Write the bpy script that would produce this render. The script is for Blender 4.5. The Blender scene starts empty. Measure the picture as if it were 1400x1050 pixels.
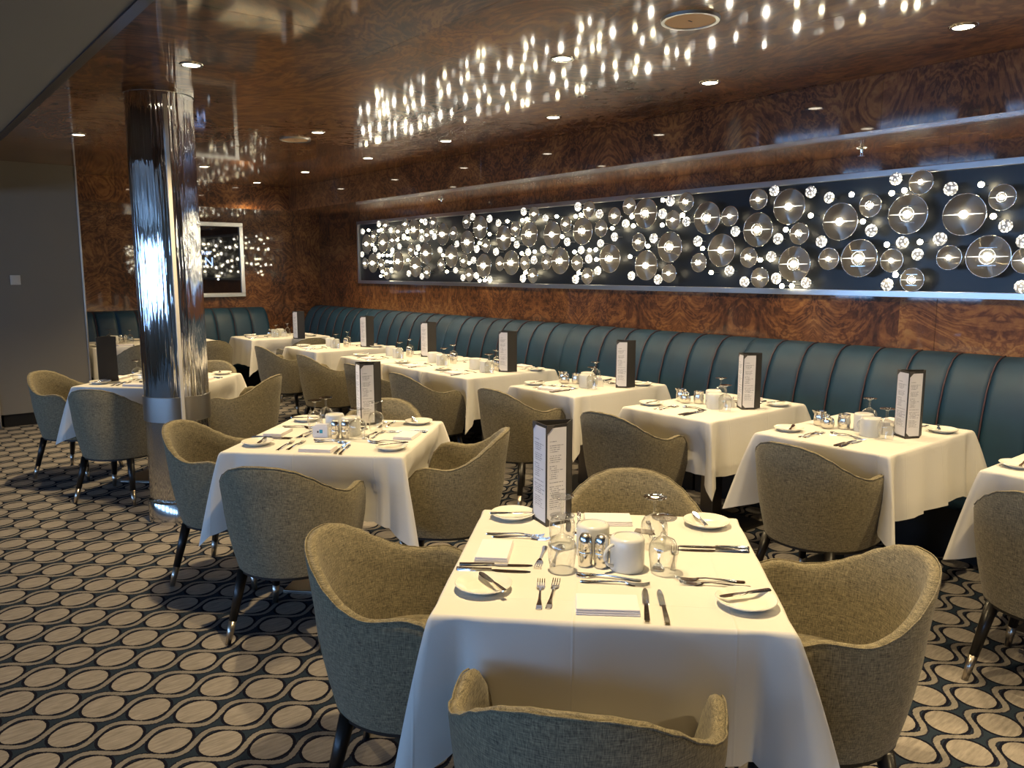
import bpy, bmesh, math, random
from mathutils import Vector, Matrix
random.seed(7)
R = math.radians
C = bpy.context.scene.collection
S = bpy.context.scene

# ------------------------------------------------------------------ camera
cam_d = bpy.data.cameras.new('camera'); cam = bpy.data.objects.new('camera', cam_d); C.objects.link(cam)
cam_d.sensor_fit = 'HORIZONTAL'; cam_d.sensor_width = 36.0; cam_d.lens = 1079.4 / 1400 * 36.0
cam_d.clip_start = 0.05; cam_d.clip_end = 100
cam.location = (0, 0, 1.58); cam.rotation_euler = (R(90 - 8.187), 0, R(-39.29))
S.camera = cam
# ------------------------------------------------------------------ world, daylight, exposure
w = bpy.data.worlds.new('sky'); S.world = w; w.use_nodes = True
w.node_tree.nodes['Background'].inputs[0].default_value = (0.42, 0.62, 1.0, 1)
w.node_tree.nodes['Background'].inputs[1].default_value = 0.5
al = bpy.data.lights.new('daylight', 'AREA'); al.shape = 'RECTANGLE'; al.size = 1.7; al.size_y = 17.5
al.energy = 1150; al.color = (0.36, 0.60, 1.0)
alo = bpy.data.objects.new('daylight', al); C.objects.link(alo)
alo.location = (-6.6, 3.0, 1.5); alo.rotation_euler = (0, R(-90), 0)
vs = S.view_settings; vs.view_transform = 'Standard'; vs.look = 'None'; vs.gamma = 1; vs.use_curve_mapping = False
vs.exposure = 0.15
SPOT_W = 112; SPOT_COL = (1.0, 0.755, 0.41)

# ------------------------------------------------------------------ material helpers
def srgb(r, g, b):
    f = lambda c: (c / 255 / 12.92) if c / 255 <= 0.04045 else ((c / 255 + 0.055) / 1.055) ** 2.4
    return (f(r), f(g), f(b), 1)
MATS = {}
def pmat(name, col, rough=0.5, metal=0.0, coat=0.0, **kw):
    m = bpy.data.materials.new(name); m.use_nodes = True
    b = m.node_tree.nodes['Principled BSDF']
    b.inputs['Base Color'].default_value = col; b.inputs['Roughness'].default_value = rough
    b.inputs['Metallic'].default_value = metal; b.inputs['Coat Weight'].default_value = coat
    for k, v in kw.items(): b.inputs[k.replace('_', ' ')].default_value = v
    MATS[name] = m
    return m, m.node_tree, b
class NT:
    def __init__(s, nt): s.nt = nt
    def n(s, t, **kw):
        x = s.nt.nodes.new(t)
        for k, v in kw.items(): setattr(x, k, v)
        return x
    def put(s, sock, v):
        if isinstance(v, (int, float, tuple)): sock.default_value = v
        else: s.nt.links.new(v, sock)
    def m(s, op, a, b=0.0, c=0.0, clamp=False):
        x = s.n('ShaderNodeMath', operation=op, use_clamp=clamp)
        s.put(x.inputs[0], a); s.put(x.inputs[1], b); s.put(x.inputs[2], c)
        return x.outputs[0]
    def pos(s):
        g = s.n('ShaderNodeNewGeometry'); x = s.n('ShaderNodeSeparateXYZ'); s.nt.links.new(g.outputs['Position'], x.inputs[0])
        return g.outputs['Position'], x.outputs
    def obj(s):
        g = s.n('ShaderNodeTexCoord'); x = s.n('ShaderNodeSeparateXYZ'); s.nt.links.new(g.outputs['Object'], x.inputs[0])
        return g.outputs['Object'], x.outputs
    def vec(s, x, y, z):
        c = s.n('ShaderNodeCombineXYZ'); s.put(c.inputs[0], x); s.put(c.inputs[1], y); s.put(c.inputs[2], z); return c.outputs[0]
    def noise(s, v, scale, detail=4, rough=0.55, dist=0.0):
        x = s.n('ShaderNodeTexNoise'); s.put(x.inputs['Vector'], v); x.inputs['Scale'].default_value = scale
        x.inputs['Detail'].default_value = detail; x.inputs['Roughness'].default_value = rough; x.inputs['Distortion'].default_value = dist
        return x.outputs['Fac'], x.outputs['Color']
    def ramp(s, f, stops):
        x = s.n('ShaderNodeValToRGB'); s.put(x.inputs[0], f); e = x.color_ramp.elements
        while len(e) < len(stops): e.new(0.5)
        for el, (p, c) in zip(e, stops): el.position = p; el.color = c
        return x.outputs[0]
    def mix(s, f, a, b, blend='MIX'):
        x = s.n('ShaderNodeMix', data_type='RGBA', blend_type=blend); s.put(x.inputs[0], f); s.put(x.inputs[6], a); s.put(x.inputs[7], b)
        return x.outputs[2]
    def bump(s, h, strength, dist, bsdf):
        x = s.n('ShaderNodeBump'); x.inputs['Strength'].default_value = strength; x.inputs['Distance'].default_value = dist
        s.put(x.inputs['Height'], h); s.nt.links.new(x.outputs[0], bsdf.inputs['Normal'])

def burl(name, mode):
    """glossy burl veneer; mode says which way the sheet lies"""
    m, nt, b = pmat(name, (0.1, 0.04, 0.015, 1), 0.42, 0, 1.0)
    b.inputs['Coat Roughness'].default_value = 0.035 if mode != 'ceiling' else 0.055
    b.inputs['Coat IOR'].default_value = 1.55
    b.inputs['Specular IOR Level'].default_value = 0.25
    t = NT(nt); P, xyz = t.pos()
    if mode == 'ceiling':
        v = t.vec(t.m('MULTIPLY', xyz[0], 1.0), t.m('MULTIPLY', xyz[1], 0.7), 0.3)
        k = 1.0
    else:
        h = xyz[1] if mode == 'right' else xyz[0]
        hp = t.m('PINGPONG', h, 0.61)
        v = t.vec(hp, t.m('ADD', t.m('MULTIPLY', t.m('FLOOR', t.m('DIVIDE', h, 2.44)), 3.7), 1.0), t.m('MULTIPLY', xyz[2], 0.85))
        k = 1.6
    f1, c1 = t.noise(v, k, 5, 0.6, 1.6)
    wv = t.n('ShaderNodeTexWave', wave_type='RINGS', rings_direction='SPHERICAL')
    vv = t.n('ShaderNodeVectorMath', operation='MULTIPLY_ADD')
    t.put(vv.inputs[0], c1); vv.inputs[1].default_value = (2.2, 2.2, 2.2); t.put(vv.inputs[2], v)
    t.put(wv.inputs['Vector'], vv.outputs[0])
    wv.inputs['Scale'].default_value = 1.7; wv.inputs['Distortion'].default_value = 7; wv.inputs['Detail'].default_value = 4; wv.inputs['Detail Scale'].default_value = 1.6
    f2, _ = t.noise(v, k * 9, 6, 0.7, 0.6)
    f0, _ = t.noise(v, k * 0.75, 3, 0.5, 0.8)
    f = t.m('ADD', t.m('MULTIPLY', wv.outputs['Fac'], 0.15), t.m('MULTIPLY', f1, 0.45))
    f = t.m('ADD', f, t.m('MULTIPLY', f0, 0.42))
    f = t.m('ADD', f, t.m('MULTIPLY', t.m('SUBTRACT', f2, 0.5), 0.40))
    col = t.ramp(f, [(0.30, srgb(46, 29, 20)), (0.42, srgb(88, 54, 33)), (0.53, srgb(122, 78, 45)), (0.64, srgb(150, 104, 60)), (0.80, srgb(172, 130, 80))])
    t.put(b.inputs['Base Color'], col)
    if mode == 'ceiling':
        f3, _ = t.noise(P, 2.2, 2, 0.5)
        t.bump(f3, 0.06, 0.02, b)
    return m
M_CEIL = burl('burl_ceiling', 'ceiling'); M_BR = burl('burl_right', 'right'); M_BB = burl('burl_back', 'back')

def carpet():
    m, nt, b = pmat('carpet', (0.2, 0.2, 0.2, 1), 0.95); b.inputs['Specular IOR Level'].default_value = 0.05
    t = NT(nt); P, q = t.pos(); PX, PY = 0.2535, 0.2497
    X = t.m('SUBTRACT', q[0], 0.674); Y = t.m('SUBTRACT', q[1], 2.907)
    wob, _ = t.noise(P, 150, 1)
    wob = t.m('MULTIPLY', t.m('SUBTRACT', wob, 0.5), 0.008)
    e = t.m('DIVIDE', X, PX); n = t.m('DIVIDE', Y, PY)
    def ell(oe):
        a = t.m('SUBTRACT', t.m('FRACT', t.m('ADD', e, oe)), 0.5); c = t.m('SUBTRACT', t.m('FRACT', t.m('ADD', n, oe)), 0.5)
        q1 = t.m('MULTIPLY', t.m('ADD', a, c), 0.178 / 0.0725); q2 = t.m('MULTIPLY', t.m('SUBTRACT', a, c), 0.178 / 0.0675)
        return t.m('SQRT', t.m('ADD', t.m('MULTIPLY', q1, q1), t.m('MULTIPLY', q2, q2)))
    r = t.m('ADD', t.m('MINIMUM', ell(0.5), ell(0.0)), t.m('MULTIPLY', wob, 8))
    cs = t.m('MULTIPLY', t.m('COSINE', t.m('MULTIPLY', e, 2 * math.pi)), 0.0375)
    def rib(sg):
        d = t.m('SUBTRACT', Y, t.m('ADD', t.m('MULTIPLY', cs, sg), sg * PY / 4))
        d = t.m('SUBTRACT', t.m('MODULO', t.m('ADD', d, PY * 100.5), PY), PY / 2)
        return d
    d0, d1 = rib(1.0), rib(-1.0)
    dm = t.m('MINIMUM', t.m('ABSOLUTE', d0), t.m('ABSOLUTE', d1))
    sn = t.m('MULTIPLY', t.m('SINE', t.m('MULTIPLY', e, 2 * math.pi)), 0.0375 * 2 * math.pi / PX)
    dm = t.m('DIVIDE', dm, t.m('SQRT', t.m('ADD', 1.0, t.m('MULTIPLY', sn, sn))))
    dm = t.m('ADD', dm, wob)
    st, _ = t.noise(t.vec(t.m('MULTIPLY', q[0], 14), t.m('MULTIPLY', q[1], 90), 0), 1.0, 3, 0.6)
    pile, _ = t.noise(P, 420, 1)
    tan = t.ramp(st, [(0.25, srgb(114, 108, 102)), (0.75, srgb(152, 145, 137))])
    ribc = t.ramp(st, [(0.25, srgb(104, 100, 96)), (0.75, srgb(132, 127, 121))])
    navy = t.ramp(pile, [(0.3, srgb(29, 38, 50)), (0.7, srgb(44, 55, 67))])
    dark = srgb(20, 21, 32)
    fr = t.m('LESS_THAN', dm, 0.0105)
    edge = t.m('LESS_THAN', dm, 0.0170)
    c = t.mix(edge, navy, srgb(30, 33, 45))
    c = t.mix(t.m('LESS_THAN', r, 1.15), c, dark)
    c = t.mix(fr, c, ribc)
    c = t.mix(t.m('LESS_THAN', r, 1.0), c, tan)
    t.put(b.inputs['Base Color'], c); t.bump(pile, 0.5, 0.003, b)
    return m
M_CARPET = carpet()

def fabric():
    m, nt, b = pmat('chair_fabric', (0.2, 0.18, 0.13, 1), 0.9); b.inputs['Specular IOR Level'].default_value = 0.15
    b.inputs['Sheen Weight'].default_value = 0.12
    t = NT(nt); P, q = t.obj()
    a, _ = t.noise(t.vec(t.m('MULTIPLY', q[0], 45), t.m('MULTIPLY', q[1], 45), t.m('MULTIPLY', q[2], 560)), 1, 2)
    c, _ = t.noise(t.vec(t.m('MULTIPLY', q[0], 460), t.m('MULTIPLY', q[1], 460), t.m('MULTIPLY', q[2], 34)), 1, 2)
    f = t.m('MULTIPLY', t.m('ADD', a, c), 0.5)
    t.put(b.inputs['Base Color'], t.ramp(f, [(0.34, srgb(76, 71, 60)), (0.5, srgb(120, 112, 92)), (0.66, srgb(156, 146, 118))]))
    t.bump(f, 0.5, 0.002, b)
    return m
M_FAB = fabric()
def cloth(name, col, fold):
    m, nt, b = pmat(name, col, 0.85); b.inputs['Specular IOR Level'].default_value = 0.12
    t = NT(nt); P, q = t.obj()
    big, _ = t.noise(P, 9, 3, 0.55, 0.4); fine, _ = t.noise(P, 900, 1)
    def crease(v, per, off):
        d = t.m('ABSOLUTE', t.m('SUBTRACT', t.m('FRACT', t.m('ADD', t.m('DIVIDE', v, per), off)), 0.5))
        return t.m('MULTIPLY', t.m('SUBTRACT', 1.0, t.m('DIVIDE', d, 0.012), clamp=True), 0.5)
    h = t.m('ADD', t.m('MULTIPLY', big, 0.9), t.m('MULTIPLY', fine, 0.05))
    if fold: h = t.m('ADD', h, t.m('ADD', crease(q[0], 0.38, 0.72), crease(q[1], 0.38, 0.31)))
    t.bump(h, 0.35, 0.006, b)
    return m
M_CLOTH = cloth('tablecloth_linen', srgb(216, 213, 206), True)
M_NAP = cloth('napkin_linen', srgb(232, 226, 226), False)
def leather():
    m, nt, b = pmat('teal_leather', srgb(26, 66, 86), 0.55); t = NT(nt); P, q = t.pos()
    f, _ = t.noise(P, 260, 2); g, _ = t.noise(P, 3, 3)
    t.put(b.inputs['Base Color'], t.ramp(g, [(0.3, srgb(20, 50, 72)), (0.7, srgb(29, 66, 90))]))
    t.bump(f, 0.12, 0.002, b)
    return m
M_TEAL = leather()
M_PIPE = pmat('seam_piping', srgb(70, 48, 56), 0.6)[0]
M_WOOD = pmat('black_wood', srgb(22, 19, 17), 0.35)[0]
M_STEEL = pmat('polished_steel', (0.72, 0.70, 0.66, 1), 0.14, 1.0)[0]
M_CUT = pmat('cutlery_steel', (0.74, 0.72, 0.68, 1), 0.10, 1.0)[0]
M_BRUSH = pmat('brushed_steel', (0.55, 0.53, 0.50, 1), 0.3, 1.0)[0]
M_FERR = pmat('ferrule_metal', (0.52, 0.47, 0.40, 1), 0.28, 1.0)[0]
M_FRAME = pmat('frame_aluminium', (0.62, 0.62, 0.62, 1), 0.28, 1.0)[0]
M_PED = pmat('pedestal_metal', (0.20, 0.18, 0.155, 1), 0.33, 1.0)[0]
M_GREY = pmat('grey_panel', srgb(124, 119, 110), 0.38)[0]
M_BULK = pmat('grey_ceiling_paint', srgb(128, 126, 118), 0.6)[0]
M_DARK = pmat('black_paint', srgb(14, 13, 13), 0.5)[0]
M_TRIMB = pmat('dark_trim', srgb(34, 18, 16), 0.35)[0]
M_COVER = pmat('menu_cover', srgb(44, 41, 39), 0.55)[0]
M_COVER2 = pmat('menu_corner', srgb(72, 68, 66), 0.55)[0]
M_CER = pmat('white_ceramic', srgb(228, 225, 214), 0.18)[0]
M_MUG = pmat('mug_ceramic', srgb(214, 214, 208), 0.22)[0]
M_STRIP = pmat('white_plastic', srgb(205, 200, 190), 0.45)[0]
M_PAPER = pmat('card_paper', srgb(226, 226, 232), 0.6)[0]
M_MARK = pmat('teal_print', srgb(40, 150, 190), 0.6)[0]
M_INK = pmat('dark_print', srgb(40, 44, 60), 0.6)[0]
M_PLATE_SPK = pmat('speaker_cover', srgb(196, 162, 128), 0.6)[0]
M_PANEL = pmat('navy_panel', srgb(20, 27, 38), 0.34)[0]
M_WALLW = pmat('cream_paint', srgb(150, 145, 135), 0.7)[0]
M_PACK = pmat('sugar_packet', srgb(120, 112, 108), 0.5)[0]

def chrome():
    m, nt, b = pmat('pillar_chrome', (0.78, 0.77, 0.75, 1), 0.055, 1.0); t = NT(nt); P, q = t.obj()
    f, _ = t.noise(t.vec(t.m('MULTIPLY', q[0], 42), t.m('MULTIPLY', q[1], 42), t.m('MULTIPLY', q[2], 1.6)), 1, 2)
    t.bump(f, 0.75, 0.016, b); return m
M_CHROME = chrome()
def glassy(name, tint, refl=1.0, rough=0.02, base=0.0, bcol=(1, 1, 1, 1)):
    m = bpy.data.materials.new(name); m.use_nodes = True; nt = m.node_tree; t = NT(nt)
    nt.nodes.remove(nt.nodes['Principled BSDF']); out = nt.nodes['Material Output']
    tr = t.n('ShaderNodeBsdfTransparent'); tr.inputs[0].default_value = tint
    gl = t.n('ShaderNodeBsdfGlossy'); gl.inputs['Roughness'].default_value = rough
    fr = t.n('ShaderNodeLayerWeight'); fr.inputs[0].default_value = 0.35
    f = t.m('MULTIPLY', t.m('ADD', t.m('MULTIPLY', t.m('POWER', fr.outputs['Facing'], 1.6), 1.0), 0.06), refl, clamp=True)
    mx = t.n('ShaderNodeMixShader'); t.put(mx.inputs[0], f); nt.links.new(tr.outputs[0], mx.inputs[1]); nt.links.new(gl.outputs[0], mx.inputs[2])
    last = mx.outputs[0]
    if base:
        df = t.n('ShaderNodeBsdfDiffuse'); df.inputs[0].default_value = bcol
        m2 = t.n('ShaderNodeMixShader'); m2.inputs[0].default_value = base; nt.links.new(last, m2.inputs[1]); nt.links.new(df.outputs[0], m2.inputs[2]); last = m2.outputs[0]
    nt.links.new(last, out.inputs[0]); return m
M_GLASS = glassy('clear_glass', (0.95, 0.96, 0.96, 1), 1.1)
M_PANE = glassy('window_pane', (0.92, 0.96, 1.0, 1), 0.6)
def disc_mat():
    m = bpy.data.materials.new('grooved_acrylic'); m.use_nodes = True; nt = m.node_tree; t = NT(nt)
    nt.nodes.remove(nt.nodes['Principled BSDF']); out = nt.nodes['Material Output']
    tr = t.n('ShaderNodeBsdfTransparent'); tr.inputs[0].default_value = (0.62, 0.58, 0.52, 1)
    tg = t.n('ShaderNodeTangent', direction_type='RADIAL', axis='Z')
    an = t.n('ShaderNodeBsdfAnisotropic') if hasattr(bpy.types, 'ShaderNodeBsdfAnisotropic') else t.n('ShaderNodeBsdfGlossy')
    an.inputs['Color'].default_value = (0.80, 0.77, 0.72, 1); an.inputs['Roughness'].default_value = 0.35; an.inputs['Rotation'].default_value = 0.0; an.inputs['Anisotropy'].default_value = -0.95
    nt.links.new(tg.outputs[0], an.inputs['Tangent'])
    df = t.n('ShaderNodeBsdfTranslucent'); df.inputs[0].default_value = (0.60, 0.55, 0.46, 1)
    d2 = t.n('ShaderNodeBsdfDiffuse'); d2.inputs[0].default_value = (0.40, 0.37, 0.31, 1)
    a = t.n('ShaderNodeMixShader'); a.inputs[0].default_value = 0.5; nt.links.new(df.outputs[0], a.inputs[1]); nt.links.new(d2.outputs[0], a.inputs[2])
    x = t.n('ShaderNodeMixShader'); x.inputs[0].default_value = 0.42; nt.links.new(a.outputs[0], x.inputs[1]); nt.links.new(an.outputs[0], x.inputs[2])
    y = t.n('ShaderNodeMixShader'); y.inputs[0].default_value = 0.62; nt.links.new(tr.outputs[0], y.inputs[1]); nt.links.new(x.outputs[0], y.inputs[2])
    nt.links.new(y.outputs[0], out.inputs[0]); return m
M_DISC = disc_mat()
M_RIM = pmat('polished_rim', (0.8, 0.8, 0.78, 1), 0.12, 1.0)[0]
def emis(name, col, st):
    m = bpy.data.materials.new(name); m.use_nodes = True; b = m.node_tree.nodes['Principled BSDF']
    b.inputs['Base Color'].default_value = (0.8, 0.8, 0.8, 1); b.inputs['Emission Color'].default_value = col; b.inputs['Emission Strength'].default_value = st
    return m
M_LED = emis('led_glow', (1.0, 0.93, 0.76, 1), 45)
M_BULB = emis('bulb_glow', (1.0, 0.86, 0.55, 1), 36)
M_DOWN = emis('downlight_lens', (1.0, 0.88, 0.68, 1), 14)
def crystal():
    m, nt, b = pmat('lit_crystal', (0.75, 0.74, 0.70, 1), 0.12)
    b.inputs['Emission Color'].default_value = (1.0, 0.95, 0.82, 1)
    t = NT(nt); P, q = t.obj()
    v = t.n('ShaderNodeTexVoronoi'); t.put(v.inputs['Vector'], P); v.inputs['Scale'].default_value = 3.2
    f = t.m('SUBTRACT', 1.1, t.m('MULTIPLY', v.outputs['Distance'], 1.8), clamp=True)
    t.put(b.inputs['Emission Strength'], t.m('MULTIPLY', t.m('POWER', f, 2.0), 8.0)); return m
M_CRYS = crystal()
def page_mat():
    m, nt, b = pmat('menu_page', srgb(222, 220, 222), 0.6); t = NT(nt); P, q = t.obj()
    # rows of print: q[0] runs 0..1 across the page, q[2] 0..1 up the page
    row = t.m('FRACT', t.m('MULTIPLY', q[2], 46)); rid = t.m('FLOOR', t.m('MULTIPLY', q[2], 46))
    wn = t.n('ShaderNodeTexWhiteNoise', noise_dimensions='1D'); t.put(wn.inputs['W'], rid)
    nz, _ = t.noise(t.vec(t.m('MULTIPLY', q[0], 26), t.m('MULTIPLY', rid, 3.1), 0), 1, 1)
    on = t.m('MULTIPLY', t.m('LESS_THAN', t.m('ABSOLUTE', t.m('SUBTRACT', row, 0.5)), 0.22), t.m('GREATER_THAN', nz, 0.44))
    on = t.m('MULTIPLY', on, t.m('LESS_THAN', q[0], t.m('ADD', 0.35, t.m('MULTIPLY', wn.outputs['Value'], 0.6))))
    on = t.m('MULTIPLY', on, t.m('GREATER_THAN', q[0], 0.12)); on = t.m('MULTIPLY', on, t.m('GREATER_THAN', wn.outputs['Value'], 0.22))
    on = t.m('MULTIPLY', on, t.m('MULTIPLY', t.m('GREATER_THAN', q[2], 0.14), t.m('LESS_THAN', q[2], 0.90)))
    t.put(b.inputs['Base Color'], t.mix(t.m('MULTIPLY', on, 0.62), srgb(222, 220, 222), srgb(70, 74, 92))); return m
M_PAGE = page_mat()

# ------------------------------------------------------------------ mesh helpers
def mk(name, verts, faces, mat, smooth=False, mats=None, fmat=None):
    me = bpy.data.meshes.new(name); me.from_pydata([tuple(v) for v in verts], [], faces)
    for mm in (mats or [mat]): me.materials.append(mm)
    if fmat: me.polygons.foreach_set('material_index', fmat)
    if smooth: me.polygons.foreach_set('use_smooth', [True] * len(me.polygons))
    bm = bmesh.new(); bm.from_mesh(me); bmesh.ops.recalc_face_normals(bm, faces=bm.faces); bm.to_mesh(me); bm.free()
    me.update(); return me
BOXF = [(0, 1, 2, 3), (7, 6, 5, 4), (0, 4, 5, 1), (1, 5, 6, 2), (2, 6, 7, 3), (3, 7, 4, 0)]
def boxv(x0, x1, y0, y1, z0, z1): return [(x0, y0, z0), (x1, y0, z0), (x1, y1, z0), (x0, y1, z0), (x0, y0, z1), (x1, y0, z1), (x1, y1, z1), (x0, y1, z1)]
def boxm(name, x0, x1, y0, y1, z0, z1, mat, bev=0.0, seg=2):
    me = mk(name, boxv(x0, x1, y0, y1, z0, z1), BOXF, mat)
    if bev:
        bm = bmesh.new(); bm.from_mesh(me)
        bmesh.ops.bevel(bm, geom=bm.edges[:], offset=bev, segments=seg, affect='EDGES', profile=0.5)
        bm.to_mesh(me); bm.free()
    return me
def boxes(name, L, mat):
    v, f = [], []
    for b in L:
        o = len(v); v += boxv(*b); f += [tuple(i + o for i in q) for q in BOXF]
    return mk(name, v, f, mat)
def lathe(name, prof, mat, seg=24, cap=True, smooth=True):
    v, f = [], []
    for i in range(seg):
        a = 2 * math.pi * i / seg
        for r, z in prof: v.append((r * math.cos(a), r * math.sin(a), z))
    n = len(prof)
    for i in range(seg):
        j = (i + 1) % seg
        for k in range(n - 1): f.append((i * n + k, j * n + k, j * n + k + 1, i * n + k + 1))
    if cap:
        if prof[0][0] > 1e-5: f.append(tuple(i * n for i in range(seg))[::-1])
        if prof[-1][0] > 1e-5: f.append(tuple(i * n + n - 1 for i in range(seg)))
    me = mk(name, v, f, mat, smooth)
    bm = bmesh.new(); bm.from_mesh(me); bmesh.ops.remove_doubles(bm, verts=bm.verts, dist=1e-6); bmesh.ops.recalc_face_normals(bm, faces=bm.faces)
    if smooth:
        for e in bm.edges:
            if len(e.link_faces) == 2 and e.calc_face_angle() > R(50): e.smooth = False
    bm.to_mesh(me); bm.free(); return me
def tube(name, pts, rad, mat, seg=8, closed=False):
    pts = [Vector(p) for p in pts]; n = len(pts); v, f = [], []
    rads = rad if isinstance(rad, (list, tuple)) else [rad] * n
    for i, p in enumerate(pts):
        a = pts[(i - 1) % n] if (closed or i > 0) else p; b = pts[(i + 1) % n] if (closed or i < n - 1) else p
        d = (b - a).normalized(); up = Vector((0, 0, 1)) if abs(d.z) < 0.95 else Vector((1, 0, 0))
        x = d.cross(up).normalized(); y = x.cross(d)
        for k in range(seg):
            t = 2 * math.pi * k / seg; v.append(p + (x * math.cos(t) + y * math.sin(t)) * rads[i])
    for i in range(n if closed else n - 1):
        j = (i + 1) % n
        for k in range(seg): l = (k + 1) % seg; f.append((i * seg + k, i * seg + l, j * seg + l, j * seg + k))
    if not closed: f.append(tuple(range(seg))[::-1]); f.append(tuple((n - 1) * seg + k for k in range(seg)))
    return mk(name, v, f, mat, True)
def ribbon_v(pts, th):
    """closed strip along +Y: pts = (y, halfwidth, z)"""
    v, f = [], []
    for y, wd, z in pts: v += [(-wd, y, z), (wd, y, z), (wd * 0.8, y, z + th), (-wd * 0.8, y, z + th)]
    for i in range(len(pts) - 1):
        o = i * 4
        for k in range(4): l = (k + 1) % 4; f.append((o + k, o + l, o + 4 + l, o + 4 + k))
    f.append((3, 2, 1, 0)); o = (len(pts) - 1) * 4; f.append((o, o + 1, o + 2, o + 3))
    return v, f
def join_vf(L):
    v, f = [], []
    for a, b in L: o = len(v); v += a; f += [tuple(i + o for i in q) for q in b]
    return v, f
def add(me, name, parent=None, loc=(0, 0, 0), rz=0.0, label=None, scale=None, rot=None):
    o = bpy.data.objects.new(name, me); C.objects.link(o); o.parent = parent
    o.location = loc; o.rotation_euler = rot if rot else (0, 0, rz)
    if scale: o.scale = scale
    if label: o['label'] = label
    return o
def tag(o, label, cat, group=None):
    o['label'] = label; o['category'] = cat
    if group: o['group'] = group
    return o
def thing(name, label, cat, loc=(0, 0, 0), rz=0.0, group=None): return tag(add(None, name, None, loc, rz), label, cat, group)
def struct(me, name, parent=None, label=None):
    o = add(me, name, parent)
    if not parent: o['kind'] = 'structure'
    if label: o['label'] = label
    return o

# ------------------------------------------------------------------ room
CZ = 2.645; XB, YB = 4.43, 10.02; XA, YA = 5.32, 11.0; SZ = 2.35; X0, Y0 = -6.0, -5.2
struct(boxm('floor', X0 - .2, XA + .2, Y0 - .2, YA + .2, -0.2, 0, M_CARPET), 'floor', label='carpet of beige ovals and waves on navy')
ceil = struct(boxm('ceiling', X0 - .2, XA + .2, Y0 - .2, YA + .2, CZ + 0.012, CZ + 0.2, M_DARK), 'ceiling', label='glossy burl veneer ceiling')
def panels(parent, mode, mat, xs, ys, gap=0.002, th=0.012):
    for i in range(len(xs) - 1):
        for j in range(len(ys) - 1):
            a0, a1, b0, b1 = xs[i] + gap / 2, xs[i + 1] - gap / 2, ys[j] + gap / 2, ys[j + 1] - gap / 2
            if mode[0] == 'z': me = boxm('panel', a0, a1, b0, b1, mode[1], mode[1] + th, mat)
            elif mode[0] == 'x': me = boxm('panel', mode[1], mode[1] + th, a0, a1, b0, b1, mat)
            else: me = boxm('panel', a0, a1, mode[1], mode[1] + th, b0, b1, mat)
            add(me, 'panel', parent)
def steps(a, b, s, off=0.0):
    L = [a]; k = math.floor((a - off) / s) + 1
    while off + k * s < b - 0.05:
        if off + k * s > a + 0.05: L.append(off + k * s)
        k += 1
    return L + [b]
panels(ceil, ('z', CZ), M_CEIL, steps(X0, XB + .01, 1.22, 0.86), steps(Y0, YB + .01, 2.44, 0.98))
wr = struct(boxm('wall_right', XA + .012, XA + .2, Y0, YA + .2, 0, CZ, M_DARK), 'wall_right', label='glossy burl veneer wall above long banquette')
panels(wr, ('x', XA), M_BR, steps(Y0, YA, 1.217, 2.205), [0.9, SZ + .005])
wb = struct(boxm('wall_back', X0, XA + .012, YA + .012, YA + .2, 0, CZ, M_DARK), 'wall_back', label='glossy burl veneer wall at the short banquette')
panels(wb, ('y', YA), M_BB, steps(X0, XA, 1.217, 0.45), [0.0, 0.9, SZ + .005])
# bulkheads over the banquettes
t1 = struct(boxm('trim_1', XB + .012, XA, Y0, YA, SZ + .012, CZ + .01, M_DARK), 'trim_1', label='dropped burl bulkhead over the long banquette')
panels(t1, ('x', XB), M_BR, steps(Y0, YB, 1.217, 2.205), [SZ, CZ])
panels(t1, ('z', SZ), M_CEIL, [XB, XA], steps(Y0, YA, 2.434, 2.205))
t2 = struct(boxm('trim_2', X0, XB, YB + .012, YA, SZ + .012, CZ + .01, M_DARK), 'trim_2', label='dropped burl bulkhead over the short banquette')
panels(t2, ('y', YB), M_BB, steps(X0, XB, 1.217, 0.45), [SZ, CZ])
panels(t2, ('z', SZ), M_CEIL, steps(X0, XB, 1.217, 0.45), [YB, YA])
# lower grey ceiling along the window side
bk = struct(boxm('trim_3', X0, 0.640, Y0, 9.2, 2.3, CZ - .001, M_BULK), 'trim_3', label='lowered matt grey ceiling along the windows')
add(boxm('edge_strip', 0.640, 0.675, Y0, 9.2, 2.294, CZ - .001, M_TRIMB), 'edge_strip', bk)
# window wall (x = X0) with real openings, and the wall behind
WY = [(-4.7 + 2.15 * i, -4.7 + 2.15 * i + 1.5) for i in range(7)]; WZ0, WZ1 = 0.95, 2.05
L = [(X0 - .2, X0, Y0 - .2, YA + .2, 0, WZ0), (X0 - .2, X0, Y0 - .2, YA + .2, WZ1, CZ + .02)]
ed = [Y0 - .2] + [v for p in WY for v in p] + [YA + .2]
for i in range(0, len(ed), 2): L.append((X0 - .2, X0, ed[i], ed[i + 1], WZ0, WZ1))
struct(boxes('wall_left', L, M_WALLW), 'wall_left', label='cream painted wall with a row of windows')
for i, (a, b) in enumerate(WY):
    wobj = struct(boxes('window', [(X0 - .14, X0 - .06, a, a + .05, WZ0, WZ1), (X0 - .14, X0 - .06, b - .05, b, WZ0, WZ1), (X0 - .14, X0 - .06, a + .05, b - .05, WZ0, WZ0 + .05), (X0 - .14, X0 - .06, a + .05, b - .05, WZ1 - .05, WZ1)], M_STRIP), f'window_{i + 1}', label='tall rectangular window with a pale frame')
    add(boxm('pane', X0 - .105, X0 - .095, a + .05, b - .05, WZ0 + .05, WZ1 - .05, M_PANE), 'pane', wobj)
struct(boxm('wall_front', X0 - .2, XA + .2, Y0 - .2, Y0, 0, CZ + .02, M_WALLW), 'wall_front', label='cream painted wall')
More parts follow.
